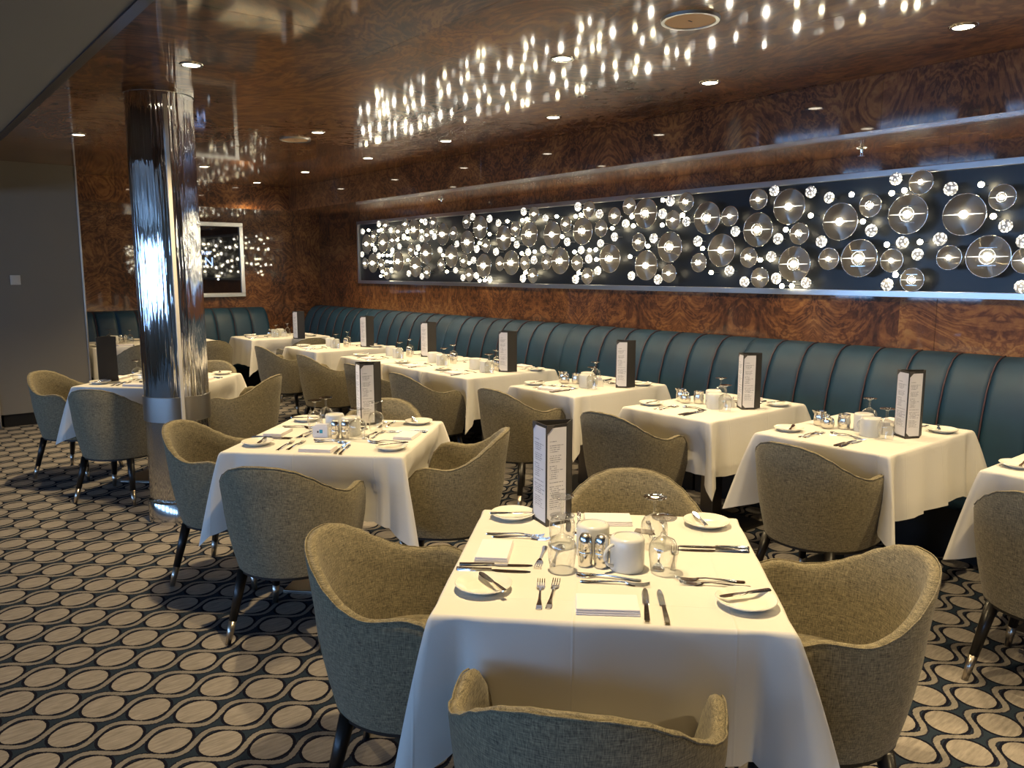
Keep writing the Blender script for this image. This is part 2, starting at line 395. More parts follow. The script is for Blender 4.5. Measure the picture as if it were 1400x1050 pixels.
# grey pier
pier = struct(boxm('wall_pier', 0.975, 1.805, 9.34, 9.78, 0.13, CZ, M_GREY), 'wall_pier', label='satin grey clad pier')
add(boxm('plinth', 1.0, 1.79, 9.37, 9.76, 0, 0.13, M_DARK), 'plinth', pier)
add(boxm('corner_trim', 1.805, 1.822, 9.33, 9.79, 0, CZ, M_FRAME, 0.003), 'corner_trim', pier)
add(boxm('corner_trim', 0.960, 0.975, 9.33, 9.79, 0, CZ, M_FRAME, 0.003), 'corner_trim', pier)
sw = thing('wall_switch', 'small white square switch on the grey pier', 'switch', (1.203, 9.34, 1.485))
add(boxm('back_plate', -.044, .044, -.010, 0, -.048, .048, M_STRIP, .003), 'back_plate', sw)
add(boxm('rocker', -.028, .028, -.015, -.009, -.03, .03, M_STRIP, .002), 'rocker', sw)

# ------------------------------------------------------------------ chrome pillar
PX_, PY_ = 1.492, 5.192
pil = thing('chrome_pillar', 'round mirror-polished chrome pillar with steel collars', 'pillar', (PX_, PY_, 0))
add(lathe('shaft', [(0.193, 0.16), (0.193, 0.66), (0.193, 0.8), (0.193, 2.618)], M_CHROME, 64), 'shaft', pil)
add(lathe('base_collar', [(0.206, 0), (0.206, 0.132), (0.2, 0.14), (0.1, 0.16)], M_STEEL, 48), 'base_collar', pil)
add(lathe('band', [(0.193, 0.65), (0.2, 0.652), (0.2, 0.805), (0.193, 0.807)], M_BRUSH, 48, cap=False), 'band', pil)
add(lathe('top_collar', [(0.193, 2.616), (0.201, 2.618), (0.201, CZ)], M_STEEL, 48), 'top_collar', pil)
va = math.atan2(-PY_, -PX_) + R(9)
add(boxm('cable_strip', .190, .2035, -.011, .011, 0.60, 2.6, M_STRIP, .003), 'cable_strip', pil, rz=va, label='pale vertical cable cover')

# ------------------------------------------------------------------ downlights, speakers, sprinklers
ring_me = lathe('trim_ring', [(0.042, -0.001), (0.046, -0.006), (0.058, -0.006), (0.061, 0.0)], M_STEEL, 28, cap=False)
lens_me = lathe('lens', [(0.0, -0.003), (0.043, -0.003)], M_DOWN, 24, cap=False)
def downlight(x, y, z, lab, grp, k=1.0, cone=92):
    t = thing('downlight', lab, 'ceiling light', (x, y, z), 0, grp)
    add(ring_me, 'trim_ring', t); add(lens_me, 'lens', t)
    l = bpy.data.lights.new('downlight_beam', 'SPOT'); l.energy = SPOT_W * k; l.color = SPOT_COL; l.spot_size = R(cone); l.spot_blend = 0.8; l.shadow_soft_size = 0.04
    o = bpy.data.objects.new('downlight_beam', l); C.objects.link(o); o.location = (0, 0, -0.02); o.parent = t
for y in (-1.1, 0.24, 1.58, 2.935, 4.267, 5.591, 6.9, 8.29, 9.66): downlight(3.865, y, CZ, 'small round downlight in the row nearest the light panel', 'downlights nearest the light panel', 0.95, 132)
for y in (-2.3, 0.35, 3.09, 5.88, 8.53): downlight(2.858, y, CZ, 'small round downlight in the middle ceiling row beside the speakers', 'middle row of downlights', 0.9)
for y in (-1.13, 1.64, 4.408, 7.179): downlight(1.44, y, CZ, 'small round downlight in the row beside the grey lowered ceiling', 'downlights beside the lowered ceiling', 1.8, 112)
for y in (-1.0, 1.8, 4.6, 7.4): downlight(-1.6, y, 2.3, 'small round downlight in the lowered grey ceiling', 'downlights in the lowered ceiling', 0.35)
spk_ring = lathe('rim', [(0.105, -0.003), (0.108, -0.012), (0.123, -0.012), (0.127, 0)], M_BRUSH, 40, cap=False)
spk_face = lathe('grille', [(0.0, -0.008), (0.107, -0.008)], M_PLATE_SPK, 40, cap=False)
for (x, y, d) in ((2.85, 2.278, 'light panel row end by the free-standing table farthest from the pillar'), (2.86, 6.3, '')):
    lab = 'round beige ceiling speaker on the chrome pillar side of the ceiling' if y > 5 else 'round beige ceiling speaker far from the chrome pillar'
    t = thing('ceiling_speaker', lab, 'speaker', (x, y, CZ)); add(spk_ring, 'rim', t); add(spk_face, 'grille', t)
    add(boxm('badge', -.012, .012, -.003, .003, -.0095, -.0082, M_INK), 'badge', t)
spr_b = lathe('escutcheon', [(0.036, 0), (0.030, -0.008), (0.012, -0.012), (0.010, -0.03), (0.0, -0.03)], M_STEEL, 16, cap=False)
spr_d = lathe('deflector', [(0.0, -0.052), (0.022, -0.050), (0.0, -0.048)], M_STEEL, 12, cap=False)
spr_a = boxes('yoke', [(-.014, -.011, -.002, .002, -.05, -.028), (.011, .014, -.002, .002, -.05, -.028)], M_STEEL)
for (x, y) in ((5.0, 2.6), (4.98, 7.3)):
    t = thing('fire_sprinkler', 'small chrome sprinkler under the burl bulkhead ' + ('towards the banquette corner' if y > 5 else 'away from the banquette corner'), 'sprinkler', (x, y, SZ))
    add(spr_b, 'escutcheon', t); add(spr_d, 'deflector', t); add(spr_a, 'yoke', t)

# ------------------------------------------------------------------ wall of light discs
lp = thing('light_panel', 'long framed navy wall panel covered with lit glass discs', 'wall light', (XA, 0, 0))
PY0, PY1, PZ0, PZ1 = 0.2, 9.79, 1.405, 2.235; FW = 0.042
add(boxm('backboard', -.012, -.001, PY0 + .01, PY1 - .01, PZ0 + .01, PZ1 - .01, M_PANEL), 'backboard', lp)
for (a, b, c, d) in ((PY0, PY1, PZ0, PZ0 + FW), (PY0, PY1, PZ1 - FW, PZ1), (PY0, PY0 + FW, PZ0 + FW, PZ1 - FW), (PY1 - FW, PY1, PZ0 + FW, PZ1 - FW)):
    add(boxm('frame_rail', -.042, -.001, a, b, c, d, M_FRAME, .003), 'frame_rail', lp)
BUB = {
'LP': '9.38,1.924 8.20,1.626 7.45,1.739 6.90,2.035 6.50,1.913 5.75,1.923 4.55,1.622 3.79,1.736 3.22,2.033 2.83,1.909 2.04,1.915',
'LR': '8.96,1.932 8.23,2.065 7.61,1.989 7.96,1.779 9.24,1.675 8.61,1.690 7.14,1.887 6.84,1.631 6.10,1.938 6.37,1.659 5.64,1.671 5.33,1.941 4.57,2.059 4.30,1.771 4.98,1.685 3.94,1.990 3.47,1.880 3.16,1.625 2.38,1.934 2.68,1.661 1.89,1.661',
'MP': '8.89,2.145 8.42,2.139 7.40,1.994 8.73,1.954 7.94,1.991 7.95,1.557 9.45,1.672 9.02,1.651 7.15,2.108 7.11,1.532 6.02,2.131 6.57,1.652 6.16,1.654 5.83,1.661 5.26,2.133 5.09,1.954 4.76,2.132 4.28,1.991 4.30,1.556 5.40,1.650 3.72,1.992 3.48,2.101 3.44,1.526 2.31,2.129 2.90,1.659 2.46,1.643 2.11,1.658 1.69,1.637',
'MR': '9.20,2.018 8.58,2.056 7.81,2.129 8.30,1.828 7.66,1.646 8.89,1.540 6.80,1.843 7.21,1.683 6.31,2.000 6.03,1.530 5.56,2.011 4.93,2.054 4.64,1.822 5.26,1.529 4.15,2.127 4.00,1.641 3.13,1.839 3.54,1.677 2.63,2.005 2.32,1.520 1.84,2.003',
'S': '9.06,2.170 9.49,2.089 8.77,2.081 7.98,2.145 8.46,1.986 8.06,1.953 7.79,1.970 8.57,1.873 8.74,1.827 9.18,1.854 9.52,1.793 9.08,1.768 8.14,1.851 7.68,1.813 8.36,1.542 8.07,1.509 8.77,1.582 7.37,1.580 7.34,1.873 7.04,2.157 6.74,2.121 6.59,2.071 6.18,2.164 5.85,2.082 6.97,1.811 7.03,1.691 7.23,1.499 6.98,1.523 6.74,1.485 6.63,1.774 6.29,1.840 6.11,1.762 6.02,1.682 6.19,1.499 5.88,1.783 5.40,2.164 5.12,2.084 4.80,1.982 4.31,2.146 4.39,2.047 4.48,1.849 5.54,1.847 5.10,1.822 5.35,1.767 5.25,1.684 5.13,1.577 5.42,1.497 4.72,1.533 4.14,1.970 4.93,1.874 4.42,1.504 3.67,1.876 4.02,1.812 3.30,1.808 3.06,2.124 3.35,1.681 3.30,1.522 3.57,1.493 3.35,2.154 3.71,1.576 3.06,1.493 2.92,2.075 2.96,1.779 2.61,1.841 2.47,2.162 2.40,1.757 2.30,1.680 2.48,1.488 2.13,2.074 2.17,1.773 1.81,1.837 1.70,1.485 1.71,1.746',
'B': '9.33,2.102 9.07,2.083 9.00,2.094 8.61,1.955 8.37,1.966 8.38,2.045 8.06,2.042 8.06,2.162 7.85,2.022 9.24,1.911 8.98,1.771 8.87,1.770 8.78,1.769 8.88,1.692 8.79,1.682 9.04,1.507 9.00,1.563 8.19,1.783 8.38,1.706 7.62,1.754 7.54,1.567 6.44,2.081 6.20,2.078 6.13,2.087 5.69,2.091 6.74,1.960 6.92,1.872 6.35,1.896 7.11,1.659 6.92,1.470 6.83,1.475 6.21,1.751 6.01,1.764 6.15,1.558 5.61,1.899 5.43,2.078 5.36,2.088 4.96,1.951 4.71,1.960 4.73,2.040 4.39,2.157 4.39,1.954 4.18,2.024 4.54,1.784 4.74,1.699 5.44,1.751 5.24,1.765 5.16,1.767 5.15,1.679 5.38,1.555 3.97,1.753 3.88,1.563 3.44,1.657 3.24,1.872 3.05,1.962 3.25,1.467 3.17,1.469 2.76,2.085 2.67,1.903 2.49,2.074 2.41,2.085 2.50,1.747 2.29,1.758 2.43,1.551 1.96,2.085 1.88,1.896'}
BUB = {k: [tuple(map(float, p.split(','))) for p in v.split()] for k, v in BUB.items()}
for k, v in BUB.items():      # the pattern repeats every 3.67 m: carry it on to the panel's end beyond the frame
    v += [(y - 3.67, z) for y, z in v if 4.05 < y < 5.3]
DR = Matrix.Rotation(R(-90), 4, 'Y')     # local +Z faces the room (-X)
def disc_mesh(nm, r, dome):
    me = lathe(nm, [(0, -.003), (r, -.003), (r, 0.003), (r * .8, .003 + dome * .5), (r * .45, .003 + dome * .9), (0, .003 + dome)], M_DISC, 40)
    return me
def rim_mesh(nm, r): return tube(nm, [(r * math.cos(a), r * math.sin(a), 0) for a in [2 * math.pi * i / 40 for i in range(40)]], 0.0032, M_RIM, 6, True)
D_ = {'L': (disc_mesh('glass_disc', .123, .006), rim_mesh('rim', .124)), 'M': (disc_mesh('glass_disc', .073, .005), rim_mesh('rim', .074))}
ringL = tube('inner_ring', [(.046 * math.cos(a), .046 * math.sin(a), 0.014) for a in [2 * math.pi * i / 28 for i in range(28)]], .0024, M_RIM, 6, True)
ringM = tube('inner_ring', [(.028 * math.cos(a), .028 * math.sin(a), 0.012) for a in [2 * math.pi * i / 24 for i in range(24)]], .002, M_RIM, 6, True)
def streak_mesh(nm, h, r0):  # added tapered sliver that stands in for a disc's horizontal highlight streak
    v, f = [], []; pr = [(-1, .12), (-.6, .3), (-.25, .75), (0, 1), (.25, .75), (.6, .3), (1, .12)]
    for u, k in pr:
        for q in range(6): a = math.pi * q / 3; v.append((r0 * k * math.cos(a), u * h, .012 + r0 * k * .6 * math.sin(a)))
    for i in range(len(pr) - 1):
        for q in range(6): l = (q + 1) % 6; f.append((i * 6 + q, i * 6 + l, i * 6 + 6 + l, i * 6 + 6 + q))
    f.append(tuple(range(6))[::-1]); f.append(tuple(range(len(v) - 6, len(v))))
    return mk(nm, v, f, M_STREAK, True)
M_STREAK = emis('highlight_streak_glow', (1.0, 0.95, 0.84, 1), 1.7)  # glow replaces the reflected streak; the discs hold no such lamp
streakL = streak_mesh('highlight_streak', .112, .0075); streakM = streak_mesh('highlight_streak', .064, .005)
lineL = boxm('reflection_line', -.0008, .0008, -.05, .05, .0105, .0118, M_RIM)  # added bright bars imitating the reflected lines on ringed discs
lineM = boxm('reflection_line', -.0007, .0007, -.034, .034, .009, .0100, M_RIM)
led = lathe('led', [(0, .030), (.012, .028), (.021, .019), (.022, .008), (0, .008)], M_LED, 20)
ledS = lathe('led', [(0, .022), (.008, .020), (.013, .014), (.013, .007), (0, .007)], M_LED, 20)
stem = lathe('stem', [(.004, -.1), (.004, -.003)], M_BRUSH, 6)
def crystal_mesh():
    bm = bmesh.new(); bmesh.ops.create_icosphere(bm, subdivisions=2, radius=1.0)
    for v in bm.verts: v.co.z *= 0.55
    me = bpy.data.meshes.new('crystal'); bm.to_mesh(me); bm.free(); me.materials.append(M_CRYS); return me
crys = crystal_mesh()
bulbm = lathe('bulb', [(0, -.02), (.010, -.016), (.0165, -.004), (.017, .004), (.011, .014), (0, .02)], M_BULB, 12)
bulbm_b = lathe('bulb', [(0, -.026), (.016, -.02), (.026, -.006), (.027, .005), (.018, .02), (0, .027)], M_BULB, 12)
stem2 = lathe('stem', [(.003, -.1), (.003, -.01)], M_BRUSH, 6)
BUBX = -.112
for k, v in BUB.items():
    for i, (y, z) in enumerate(v):
        if k in ('LP', 'LR', 'MP', 'MR'):
            o = add(D_[k[0]][0], 'glass_disc', lp, label='large grooved glass disc' if k[0] == 'L' else 'medium grooved glass disc'); o.matrix_local = Matrix.Translation((BUBX + random.uniform(-.006, .006), y, z)) @ DR
            add(D_[k[0]][1], 'rim', o); add(led if k[0] == 'L' else ledS, 'led', o); add(stem, 'stem', o)
            add(streakL if k[0] == 'L' else streakM, 'highlight_streak', o)
            if k[1] == 'R': add(ringL if k[0] == 'L' else ringM, 'inner_ring', o)
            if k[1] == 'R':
                for sg in (-1, 1): add(lineL if k[0] == 'L' else lineM, 'reflection_line', o, (sg * (.0525 if k[0] == 'L' else .0345), 0, 0))
        elif k == 'S':
            o = add(crys, 'crystal', lp); o.matrix_local = Matrix.Translation((BUBX, y, z)) @ DR @ Matrix.Rotation(random.uniform(0, 6), 4, 'Z') @ Matrix.Scale(random.uniform(.038, .043), 4)
            s = add(stem2, 'stem', lp); s.matrix_local = Matrix.Translation((BUBX, y, z)) @ DR
        else:
            o = add(bulbm, 'bulb', lp); o.matrix_local = Matrix.Translation((BUBX, y, z)) @ DR; add(stem2, 'stem', o)

# ------------------------------------------------------------------ screen on the back wall
tv = thing('wall_screen', 'portrait dark glass screen in a silver frame above the short banquette', 'screen', (3.85, YA, 0))
SX0, SX1, SZ0, SZ1 = -.34, .305, 1.218, 2.228
M_SCR = pmat('dark_glass_screen', srgb(9, 10, 13), 0.03, 0, 1.0)[0]
MATS['dark_glass_screen'].node_tree.nodes['Principled BSDF'].inputs['Specular IOR Level'].default_value = 1.0
M_BLUE = emis('blue_screen_text', (0.25, 0.45, 1.0, 1), 1.6)
M_WHT = emis('white_screen_text', (0.8, 0.88, 1.0, 1), 2.0)
add(boxm('screen', SX0 + .05, SX1 - .05, -.02, -.001, SZ0 + .05, SZ1 - .05, M_SCR), 'screen', tv)
for a in ((SX0, SX1, SZ0, SZ0 + .055), (SX0, SX1, SZ1 - .055, SZ1), (SX0, SX0 + .055, SZ0 + .055, SZ1 - .055), (SX1 - .055, SX1, SZ0 + .055, SZ1 - .055)):
    add(boxm('frame_rail', a[0], a[1], -.045, -.001, a[2], a[3], M_FRAME, .004), 'frame_rail', tv)
def text(body, size, mat, parent, loc, rot, align='RIGHT'):
    cu = bpy.data.curves.new('lettering', 'FONT'); cu.body = body; cu.size = size; cu.align_x = align; cu.extrude = 0.0004; cu.resolution_u = 3
    tmp = bpy.data.objects.new('tmp', cu); C.objects.link(tmp)
    dg = bpy.context.evaluated_depsgraph_get(); me = bpy.data.meshes.new_from_object(tmp.evaluated_get(dg)); bpy.data.objects.remove(tmp); bpy.data.curves.remove(cu)
    me.materials.clear(); me.materials.append(mat)
    return add(me, 'lettering', parent, loc, rot=rot)
text('Dinner', 0.10, M_BLUE, tv, (-.13, -.0215, 1.79), (R(90), 0, 0)); text('N', 0.16, M_BLUE, tv, (-.11, -.0215, 1.645), (R(90), 0, 0))
d_ = add(lathe('status_dot', [(0, 0), (.014, 0)], M_WHT, 16, cap=False), 'status_dot', tv, (-.06, -.0215, 1.46), rot=(R(90), 0, 0))

# ------------------------------------------------------------------ banquettes
PROF = [(0.37, 0.455), (0.345, 0.60), (0.315, 0.75), (0.275, 0.88), (0.225, 0.975), (0.165, 1.035), (0.10, 1.062), (0.03, 1.068)]   # distance from wall, height
def channel_mesh(wd):
    v, f = [], []; n = len(PROF); K = 7
    for k in range(K):
        u = -1 + 2 * k / (K - 1); puff = 0.009 * (1 - abs(u) ** 2.6)
        for i, (d, z) in enumerate(PROF):
            a = PROF[max(i - 1, 0)]; b = PROF[min(i + 1, n - 1)]; tx, tz = b[0] - a[0], b[1] - a[1]; l = math.hypot(tx, tz); nx, nz = tz / l, -tx / l
            pf = puff * (1 - .75 * i / (n - 1)); v.append(((d + nx * pf), u * wd / 2 * 0.994, z + nz * pf))
    for k in range(K - 1):
        for i in range(n - 1): f.append((k * n + i, (k + 1) * n + i, (k + 1) * n + i + 1, k * n + i + 1))
    o = len(v)
    for u in (-1, 1): v += [(0.002, u * wd / 2 * .992, 0.455), (0.002, u * wd / 2 * .992, 1.05)]
    f.append(tuple(range(n)) + (o + 1, o)); f.append(tuple((K - 1) * n + i for i in range(n))[::-1] + (o + 2, o + 3))
    f.append((o, o + 2) + tuple([(K - 1) * n])[:1] + (0,)); f.append((n - 1, (K - 1) * n + n - 1, o + 3, o + 1)); f.append((o, o + 1, o + 3, o + 2))
    me = mk('channel', v, f, M_TEAL, True)
    me.polygons.foreach_set('use_smooth', [i < (K - 1) * (n - 1) for i in range(len(me.polygons))]); return me
CH = channel_mesh(0.2422)
PIPE = tube('piping', [(d + .006, 0, z + .002) for d, z in PROF], 0.0048, M_PIPE, 6)
def seat_mesh(L):
    pr = [(0.0, .30), (0.0, .44), (0.40, .455), (0.85, .46), (0.905, .45), (0.935, .42), (0.94, .38), (0.92, .335), (0.87, .305), (0.85, .30)]
    v, f = [], []; n = len(pr)
    for s in (0, 1):
        for d, z in pr: v.append((d, s * L + (0.004 if s == 0 else -.004), z))
    for i in range(n): j = (i + 1) % n; f.append((i, j, n + j, n + i))
    f.append(tuple(range(n))[::-1]); f.append(tuple(range(n, 2 * n)))
    me = mk('seat', v, f, M_TEAL, True)
    me.polygons.foreach_set('use_smooth', [i < n for i in range(len(me.polygons))]); return me
def banquette(label, org, rz, L, group=None):
    """local x = distance from wall, local y along it"""
    t = thing('banquette', label, 'banquette', org, rz, group); n = max(1, round(L / 0.2422)); wd = L / n
    for i in range(n):
        o = add(CH, 'channel', t, (0, (i + .5) * wd, 0)); o.scale = (1, wd / 0.2422, 1)
        if i: add(PIPE, 'piping', t, (0, i * wd, 0))
    add(seat_mesh(L), 'seat', t)
    add(boxm('plinth', 0, .78, .01, L - .01, 0, .30, M_DARK), 'plinth', t)
ORD = ['first', 'second', 'third', 'fourth', 'fifth', 'sixth', 'seventh', 'eighth', 'ninth']
cuts = [YA - .012, 9.27, 7.335, 5.40, 3.465, 1.53, -0.40]
for i in range(len(cuts) - 1):
    # wall on +X: rotate 180 so local x points to -X, local y to -Y
    banquette(f'{ORD[i]} section of the long teal channelled banquette from the room corner', (XA - .006, cuts[i], 0), R(180), cuts[i] - cuts[i + 1])
bx = [4.37, 2.43, 0.49]
for i in range(2):
    # wall on +Y: local x -> -Y, local y -> -X ... rotate by -90
    L_ = bx[i] - bx[i + 1]
    banquette(('section of the short teal banquette under the wall screen', 'section of the short teal banquette behind the grey pier')[i], (bx[i + 1], YA - .006, 0), R(-90), L_)

# ------------------------------------------------------------------ tub chair
def chair_meshes():
    import math as m
    HW = 0.297
    def plan(s):          # s in [-1,1]: right arm front .. back .. left arm front ; returns x,y,(nx,ny) outward
        a = abs(s); sg = 1 if s >= 0 else -1
        LA = 0.165; LB = HW * m.pi / 2; tot = LA + LB; d = a * tot
        if d < LB:
            th = d / HW; x, y = HW * m.sin(th), -HW * m.cos(th); nx, ny = m.sin(th), -m.cos(th)
        else:
            q = d - LB; x, y = HW - 0.10 * q * q / LA, q; nx, ny = 1.0, 0.2 * q / LA; l = m.hypot(nx, ny); nx, ny = nx / l, ny / l
        return x * sg, y, nx * sg, ny, d
    def rim(d):
        pts = [(0, .806), (.07, .802), (.134, .785), (.20, .752), (.26, .713), (.32, .682), (.37, .665), (.415, .660), (.46, .666), (.505, .671), (.55, .660), (.59, .618), (.615, .56), (.632, .50)]
        for (a, ha), (b, hb) in zip(pts, pts[1:]):
            if d <= b: u = (d - a) / (b - a); return ha + (hb - ha) * (u * u * (3 - 2 * u) * .5 + u * .5)
        return pts[-1][1]
    N = 60; TH = 0.037; ZB = 0.315; v, f = [], []; ring = None; rimpts = []
    def flare(z, d): return -0.052 * max(0, (0.62 - z) / 0.305) ** 1.5 + (0.022 * max(0, (z - .62) / .17) if d < .4 else 0)
    for i in range(N + 1):
        s = -1 + 2 * i / N; s = m.copysign(abs(s) ** 0.92, s); x, y, nx, ny, d = plan(s); h = rim(d); loop = []
        for q in range(7):
            z = ZB + (h - .018 - ZB) * q / 6; o = flare(z, d); loop.append((x + nx * o, y + ny * o, z))
        o = flare(h, d)
        loop += [(x + nx * (o - .006), y + ny * (o - .006), h - .005), (x + nx * (o - TH / 2), y + ny * (o - TH / 2), h), (x + nx * (o - TH + .006), y + ny * (o - TH + .006), h - .005)]
        for q in range(5):
            z = h - .018 - (h - .018 - .40) * q / 4; o = max(flare(z, d), -.02) - TH - .012 * (q / 4); loop.append((x + nx * o, y + ny * o, z))
        rimpts.append((x + nx * (flare(h, d) - .004), y + ny * (flare(h, d) - .004), h - .003))
        v += loop; ring = len(loop)
    for i in range(N):
        for k in range(ring - 1): f.append((i * ring + k, (i + 1) * ring + k, (i + 1) * ring + k + 1, i * ring + k + 1))
    f.append(tuple(range(ring))[::-1]); f.append(tuple(N * ring + k for k in range(ring)))
    shell = mk('backrest', v, f, M_FAB, True)
    pipe = tube('piping', rimpts, 0.0022, M_FAB, 6)
    # seat: same plan pulled in, closed by a gently bowed front
    pl = []
    for i in range(33):
        s = -1 + 2 * i / 32; x, y, nx, ny, d = plan(s); pl.append((x - nx * .045, y - ny * .045, nx, ny))
    a, b = pl[-1], pl[0]
    for k in range(1, 8):
        u = k / 8; bow = .085 * m.sin(m.pi * u); pl.append((a[0] + (b[0] - a[0]) * u, a[1] + bow, 0, 1))
    sv, sf = [], []; n = len(pl)
    rows = [(.030, ZB + .001), (0.0, ZB + .03), (0, .415), (.006, .436), (.020, .448), (.05, .454)]
    for ins, z in rows:
        for x, y, nx, ny in pl:
            l = m.hypot(x, y - .0) or 1; sv.append((x - x / l * ins, y - y / l * ins, z))
    for r_ in range(len(rows) - 1):
        for k in range(n): l = (k + 1) % n; sf.append((r_ * n + k, r_ * n + l, (r_ + 1) * n + l, (r_ + 1) * n + k))
    sv.append((0, -.02, .466)); c0 = len(sv) - 1
    for k in range(n): sf.append(((len(rows) - 1) * n + k, (len(rows) - 1) * n + (k + 1) % n, c0))
    sf.append(tuple(range(n))[::-1])
    seat = mk('seat', sv, sf, M_FAB, True)
    # underside closing plate of the tub
    pl2 = []
    for i in range(33):
        s = -1 + 2 * i / 32; x, y, nx, ny, d = plan(s); o = flare(ZB, d) - .002; pl2.append((x + nx * o, y + ny * o))
    uv = [(x, y, ZB - .012) for x, y in pl2] + [(x, y, ZB + .004) for x, y in pl2]; n2 = len(pl2)
    uf = [tuple(range(n2))[::-1], tuple(range(n2, 2 * n2))] + [(k, (k + 1) % n2, n2 + (k + 1) % n2, n2 + k) for k in range(n2)]
    under = mk('underside', uv, uf, M_DARK)
    legs = []
    for sx, sy in ((-1, -1), (1, -1), (-1, 1), (1, 1)):
        top = Vector((sx * .165, -.165 if sy < 0 else .155, ZB - .004)); bot = Vector((sx * .215, -.235 if sy < 0 else .205, 0.0))
        mid = top.lerp(bot, .68)
        legs.append((tube('leg', [top, mid], [.025, .0175], M_WOOD, 8), tube('ferrule', [mid + (bot - top) * 0.0, bot + Vector((0, 0, .0))], [.018, .0125], M_FERR, 8)))
    return shell, pipe, seat, under, legs
SHELL, CPIPE, CSEAT, CUNDER, CLEGS = chair_meshes()
def chair(x, y, rz, label, group=None):
    t = thing('tub_chair', label, 'chair', (x, y, 0), rz, group)
    add(SHELL, 'backrest', t); add(CPIPE, 'piping', t); add(CSEAT, 'seat', t); add(CUNDER, 'underside', t)
    for a, b in CLEGS:
        l = add(a, 'leg', t); add(b, 'ferrule', l, label='metal leg tip')
    return t

# ------------------------------------------------------------------ tables and cloths
TZ = 0.75
def cloth_mesh(hx, hy, drop, seed, dents=(), flats=(), shorts={}, dd=.06):
    rnd = random.Random(seed); v, f = [], []; top = TZ + 0.004; rr = 0.012
    # perimeter samples, each: base point on the table edge, outward dir, ear amount, drop
    per = []
    cs = [(hx, -hy), (hx, hy), (-hx, hy), (-hx, -hy)]
    for ci in range(4):
        c0, c1 = Vector(cs[ci]), Vector(cs[(ci + 1) % 4]); e = (c1 - c0); Ls = e.length; e.normalize(); nrm = Vector((e.y, -e.x))
        pd = Vector(cs[ci]); diag = Vector((math.copysign(1, pd.x), math.copysign(1, pd.y))).normalized()
        ear = rnd.uniform(.115, .155)
        if ci in flats or (ci - 1) % 4 in flats: ear = .014
        sh = min(shorts.get(ci, drop), shorts.get((ci - 1) % 4, drop)) / drop
        per.append((c0, diag, ear, drop * sh * rnd.uniform(1.22, 1.34), 0.0))
        ph = rnd.uniform(0, 6); fr = rnd.uniform(2.6, 4.2); am = rnd.uniform(.008, .015)
        ds = [.012, .028, .045, .060, .075, .092, .115, .15]; M = 13
        pos = ds + [.15 + (Ls - .30) * k / (M - 1) for k in range(1, M - 1)] + [Ls - q for q in ds[::-1]]
        for d in pos:
            dc = min(d, Ls - d); near = max(0, 1 - dc / .15)
            p = c0 + e * d; cd = diag if d < Ls / 2 else Vector((math.copysign(1, c1.x), math.copysign(1, c1.y))).normalized()
            valley = -0.058 * math.exp(-((dc - .075) / .028) ** 2) + 0.065 * math.exp(-(dc / .028) ** 2)
            out = 0.030 + valley + (am * math.sin(fr * 2 * math.pi * d / Ls + ph) + .5 * am * math.sin(2.3 * fr * 2 * math.pi * d / Ls + 2 * ph)) * (1 - near)
            if ci in flats: out = .003
            dr = shorts.get(ci, drop) * (1 + .24 * near ** 2.2) + .004 * math.sin(9 * d + ph)
            dent = 0.0
            if ci in dents: q_ = min(1, max(0, (.345 - abs(d - Ls / 2)) / .05)); dent = dd * q_ * q_ * (3 - 2 * q_)
            dirv = (nrm * (1 - near ** 3) + cd * near ** 3).normalized() if near > 0 else nrm
            per.append((p, dirv, out, dr, dent))
    n = len(per)
    rows = [0.0, 0.014, 0.035, 0.10, 0.22, 0.38, 0.55, 0.72, 0.88, 1.0]
    for ri, t in enumerate(rows):
        for p, dv, out, dr, k in per:
            o = out * (t ** .85) + (0.002 if ri > 1 else (0.0 if ri else -0.006)) - k * (lambda q: q * q * (3 - 2 * q))(min(1.0, max(0.0, (t - .15) / .40)))
            v.append((p.x + dv.x * o, p.y + dv.y * o, top - (dr * t if ri else 0)))
    for r_ in range(len(rows) - 1):
        for k in range(n): l = (k + 1) % n; f.append((r_ * n + k, r_ * n + l, (r_ + 1) * n + l, (r_ + 1) * n + k))
    f.append(tuple(range(n)))
    me = mk('tablecloth', v, f, M_CLOTH, True); me.polygons[len(f) - 1].use_smooth = False
    return me
def ped_meshes(hx, hy):
    return (boxm('tabletop', -hx + .012, hx - .012, -hy + .012, hy - .012, TZ - .03, TZ, M_WOOD, .004),
            boxm('column', -.048, .048, -.048, .048, .02, TZ - .03, M_PED, .006), boxm('base_plate', -.24, .24, -.24, .24, 0, .018, M_PED, .005), boxm('edge_trim', -.245, .245, -.245, .245, 0.0, .006, M_STEEL))
def table(key, cx, cy, hx, hy, rz, desc, seed, drop=.32, dents=(), flats=(), shorts={}):
    t = thing('dining_table', f'square pedestal dining table under white linen, {desc}', 'table', (cx, cy, 0), rz, None)
    a, b, c, d = ped_meshes(hx, hy)
    add(a, 'tabletop', t); add(b, 'column', t); bp = add(c, 'base_plate', t); add(d, 'edge_trim', bp)
    cl = tag(add(cloth_mesh(hx, hy, drop, seed, dents, flats, shorts), 'tablecloth', None, (cx, cy, 0), rz), f'white linen cloth draped over the {desc}', 'tablecloth')
    return (cx, cy, rz, desc)

